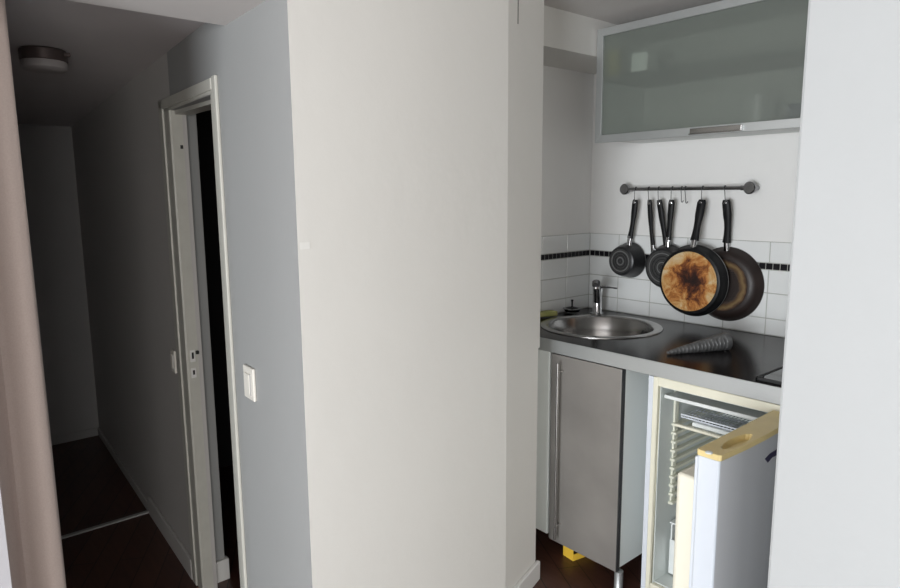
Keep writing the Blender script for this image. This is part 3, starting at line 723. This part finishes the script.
o4 = [(UX0, UZ0), (UX1, UZ0), (UX1, UZ1), (UX0, UZ1)]; i4 = [(UX0 + fw, UZ0 + fw), (UX1 - fw, UZ0 + fw), (UX1 - fw, UZ1 - fw), (UX0 + fw, UZ1 - fw)]
fdoor = None
for i in range(4):
    b = BM(); j = (i + 1) % 4; mitre(b, [o4[i], o4[j], i4[j], i4[i]])
    if i == 0: fdoor = obj('flap_door', rel(b, uc), 'alu', uc, bevel=.001, seg=1)
    else: obj('frame_rail', rel(b, uc), 'alu', fdoor, bevel=.001, seg=1)
b = BM(); box(b, (UX0 + fw - .003, UY + .007, UZ0 + fw - .003), (UX1 - fw + .003, UY + .012, UZ1 - fw + .003)); obj('frosted_pane', rel(b, uc), 'frost', fdoor)
hl, hr = ony(690, 126, UY - .01).x, ony(742, 122, UY - .01).x
b = BM(); prism(b, [(hl, UY - .012), (hr, UY - .012), (hr, UY), (hl, UY)], UZ0 + .004, UZ0 + .024)
prism(b, [(hl, UY - .022), (hr, UY - .022), (hr, UY - .012), (hl, UY - .012)], UZ0 + .002, UZ0 + .006)
obj('handle', rel(b, uc), 'steel', fdoor, bevel=.002)
# things standing behind the frosted pane
def incab(name, px0, px1, py0, py1, Yd, zbase, m, label, cat):
    p = ony(px0, py1, Yd); q_ = ony(px1, py0, Yd); wv = (q_.x - p.x) / 2; h = q_.z - p.z
    b = BM(); box(b, (-wv, 0, 0), (wv, .05, h)); bmesh.ops.subdivide_edges(b, edges=b.edges, cuts=1)
    z = p.z if zbase is None else zbase
    return tag(obj(name, b, m, loc=((p.x + q_.x) / 2, Yd, z), bevel=.004), label, cat)
ztop = zsh + .0075
def stand(name, px0, px1, py0, Yd, zb, m, label, cat, y2=None):
    a_ = ony(px0, py0, Yd); c_ = ony(px1, py0, Yd); h = a_.z - zb; r = (c_.x - a_.x) / 2
    if y2 is None:
        b = BM(); lathe(b, [(0, 0), (r * .7, 0), (r * .95, h * .15), (r, h), (r * .93, h), (r * .88, h * .2), (0, h * .1)], n=24)
    else:
        b = BM(); box(b, (-r, -r, 0), (r, .03, h))
    return tag(obj(name, b, m, loc=((a_.x + c_.x) / 2, Yd + max(r, .0) + .004, zb + .001), smooth=y2 is None, bevel=0 if y2 is None else .003), label, cat)
stand('tea_carton', 631, 647, 54, UY + .010, ztop, 'cup', 'small white box behind the frosted glass on the shelf', 'box', 1)
stand('storage_jar', 604, 616, 52, UY + .035, ztop, 'cup_y', 'ochre jar behind the left end of the frosted glass', 'jar')
stand('blue_tin', 785, 800, 104, UY + .035, UZ0 + .0285, 'cup_b', 'dark blue tin behind the lower right of the frosted glass', 'tin')
stand('mixing_bowl', 733, 768, 97, UY + .12, UZ0 + .0285, 'fr_grey', 'grey bowl shape behind the frosted glass left of the blue tin', 'bowl')

# ------------------------------------------------------------------ pan rail and pans
RY = YB - .060
ra, rb = ony(625, 190, RY), ony(750, 187, RY)
rl = thing('pan_rail', 'dark metal hanging rail with round wall flanges', 'rail', (ra.x, YB, ra.z))
b = BM(); rz = (ra.z + rb.z) / 2
b = BM(); tube(b, [(ra.x, RY, rz), (rb.x, RY, rz)], .0075, n=16); obj('bar', rel(b, rl), 'dark_chrome', rl, smooth=True)
for X in (ra.x, rb.x):
    b = BM(); lathe(b, [(0, -.010), (.020, -.010), (.024, -.006), (.024, .006), (.018, .010), (.011, .016), (.011, .059), (0, .059)], 'Y', n=32, c=(X, RY, rz)); obj('flange', rel(b, rl), 'dark_chrome', rl, smooth=True)
b = BM(); q = ony(741, 187, RY).x; tube(b, [(q, RY, rz), (rb.x - .005, RY, rz)], .0095, n=16); obj('collar', rel(b, rl), 'dark_chrome', rl, smooth=True)

def hook(px, label, lean=0.0, L=.058, group='s-hooks on the pan rail', far=False):
    X = ony(px, 189, RY).x; R1, R2 = .0095, .008
    pts = []
    for i in range(9): a = PI * (-.10 + 1.10 * i / 8); pts.append((0, -math.cos(a) * R1 * -1, math.sin(a) * R1))
    pts = [(0, y, z) for _, y, z in pts]                      # over the bar, ends at front (y = -R1)
    c2 = -L
    pts += [(lean * .5, -R1, -.012), (lean, -R1 * .9, c2 + .010)]
    for i in range(7): a = PI * i / 6; pts.append((lean * 1.1, -R1 + R2 - R2 * math.cos(a) - .0, c2 - math.sin(a) * R2))
    b = BM(); tube(b, pts, .0017, n=8)
    o = obj('s_hook', b, 'hook', smooth=True, loc=(X, RY, rz))
    tag(o, label, 'hook', group); return Vector((X + lean, RY - R1 + R2, rz + c2 - R2))
def pan(name, label, hx, cpx, cpy, Yr, rim, base_r, depth, mbody, mbase, hl_top, kind, base_px=None, group=None, curve=.0, hw=.011, soc=True, htp=None, seed=0):
    """cpx, cpy: where the rim's centre lies; Yr: depth of the rim plane (towards the wall)"""
    c = ony(cpx, cpy, Yr)
    root = thing(name, label, 'pan', (c.x, Yr, c.z), group)
    b = BM(); d = depth
    lathe(b, [(0, -d), (base_r, -d), (base_r + (rim - base_r) * .35, -d * .93), (base_r + (rim - base_r) * .72, -d * .55), (rim - .003, -d * .08), (rim, 0), (rim - .0005, .003), (rim - .004, .002), (rim - .008, -d * .15), (base_r - .004, -d + .006), (0, -d + .006)], 'Y', n=64)
    obj('pan_body', b, mbody, root, smooth=True)
    b = BM(); lathe(b, [(base_r * .98, .0004), (base_r * .965, -.0016), (base_r * .9, -.0014), (0, -.0014)], 'Y', n=64); bd = obj('base', b, mbase, root, smooth=True, loc=(0, -d, 0))
    b = BM(); lathe(b, [(rim + .0004, -.001), (rim + .0012, .0015), (rim + .0002, .0035), (rim - .001, .001), (rim + .0004, -.001)], 'Y', n=64); obj('rim', b, 'pan_edge', root, smooth=True)
    if kind == 'rings':
        for k_ in range(5):
            r = base_r * (.85 - .17 * k_)
            b = BM(); lathe(b, [(r, -.0012), (r - .0012, -.0028), (r - .004, -.0028), (r - .005, -.0012), (r, -.0012)], 'Y', n=48); obj('base_ring', b, 'pan_edge' if k_ in (0, 3) else mbody, bd)
    if kind == 'dots':
        b = BM(); n_ = 0
        for i in range(-9, 10):
            for j in range(-9, 10):
                u, v = i * .0078 + (j % 2) * .0039, j * .0068
                if math.hypot(u, v) < base_r * .68: box(b, (u - .0024, -.0026, v - .0024), (u + .0024, -.001, v + .0024))
        obj('base_pattern', b, 'pan', bd)
    # handle: from the side wall of the pan up to the hook
    tx = (htp if htp else hx)
    top = Vector((tx.x - c.x, (tx.y - Yr), tx.z - c.z + .012)); s0 = Vector((top.x * .35, -d * .45, rim * .95))
    dirn = (top - s0); s1 = s0 + dirn * .14
    b = BM(); tube(b, [s0 - dirn * .04, s1 + dirn * .05], [.0125, .0115], n=16, flat=.75); obj('ferrule', b, 'chrome', root, smooth=True)
    pts = []; rs = []
    for i in range(15):
        s = i / 14; p = s1 + (top + Vector((0, 0, .008)) - s1) * s
        p.x += curve * math.sin(s * PI * 1.0) * (1 - s * .3); pts.append(p); rs.append(hw * (1.12 - .28 * math.sin(min(1, s * 1.6) * PI * .9) + .12 * s) * (1 if s < .97 else .75))
    b = BM(); tube(b, pts, rs, n=16, flat=.62); h_ = obj('handle', b, 'bake', root, smooth=True)
    b = BM(); pm = pts[-2]; rr = hw
    lathe(b, [(.0035, -rr * .78), (.0058, -rr * .70), (.0062, rr * .66), (.0035, rr * .72), (.0035, -rr * .78)], 'Y', n=16, c=(pm.x, pm.y, pm.z)); obj('hanging_eye', b, 'chrome', h_, smooth=True)
    return root
G = 's-hooks on the pan rail'
k1 = hook(636, 's-hook holding the small grey saucepan at the left')
k2 = hook(649, 's-hook holding the thin dark handle second from the left', .006)
k3 = hook(659, 's-hook between the second and fourth hanging handles', .004)
k4 = hook(672.5, 's-hook holding the grey pan with base rings behind the burnt pan')
k5 = hook(703, 's-hook holding the burnt frying pan')
k6 = hook(725, 's-hook holding the rightmost brown black pan', .008)
hook(682, 'left empty s-hook near the middle of the rail', .004, .048)
hook(685.5, 'right empty s-hook near the middle of the rail', .008, .052)

pan('saucepan', 'small dark grey saucepan hanging first on the left', k1, 630, 260, YB - .020, .081, .056, .075, 'pan_grey', 'pan_ring', None, 'rings', curve=.003, hw=.0125)
pan('small_pan', 'small black pan hidden second behind the grey pans', k2, 655, 264, YB - .012, .044, .036, .020, 'pan_grey', 'pan_ring', None, 'plain', curve=-.004, hw=.010)
pan('milk_pan', 'small black pan with a leaning handle third from the left', k3, 672, 268, YB - .012, .042, .034, .020, 'pan_grey', 'pan_ring', None, 'plain', curve=0, hw=.012)
pan('grey_frying_pan', 'dark grey pan with a ringed base half behind the burnt pan', k4, 668, 267, YB - .036, .098, .076, .046, 'pan_grey', 'pan_ring', None, 'rings', curve=.0, hw=.0125)
pan('burnt_frying_pan', 'black frying pan with a scorched orange brown base', k5, 693.5, 280.5, YB - .090, .148, .125, .042, 'pan', 'burnt', None, 'plain', curve=-.0, hw=.0165)
pan('brown_frying_pan', 'large brown black frying pan with a golden ring hanging rightmost', k6, 726.5, 284, YB - .010, .152, .108, .042, 'pan_brown', 'golden', None, 'dots', curve=.006, hw=.0155)
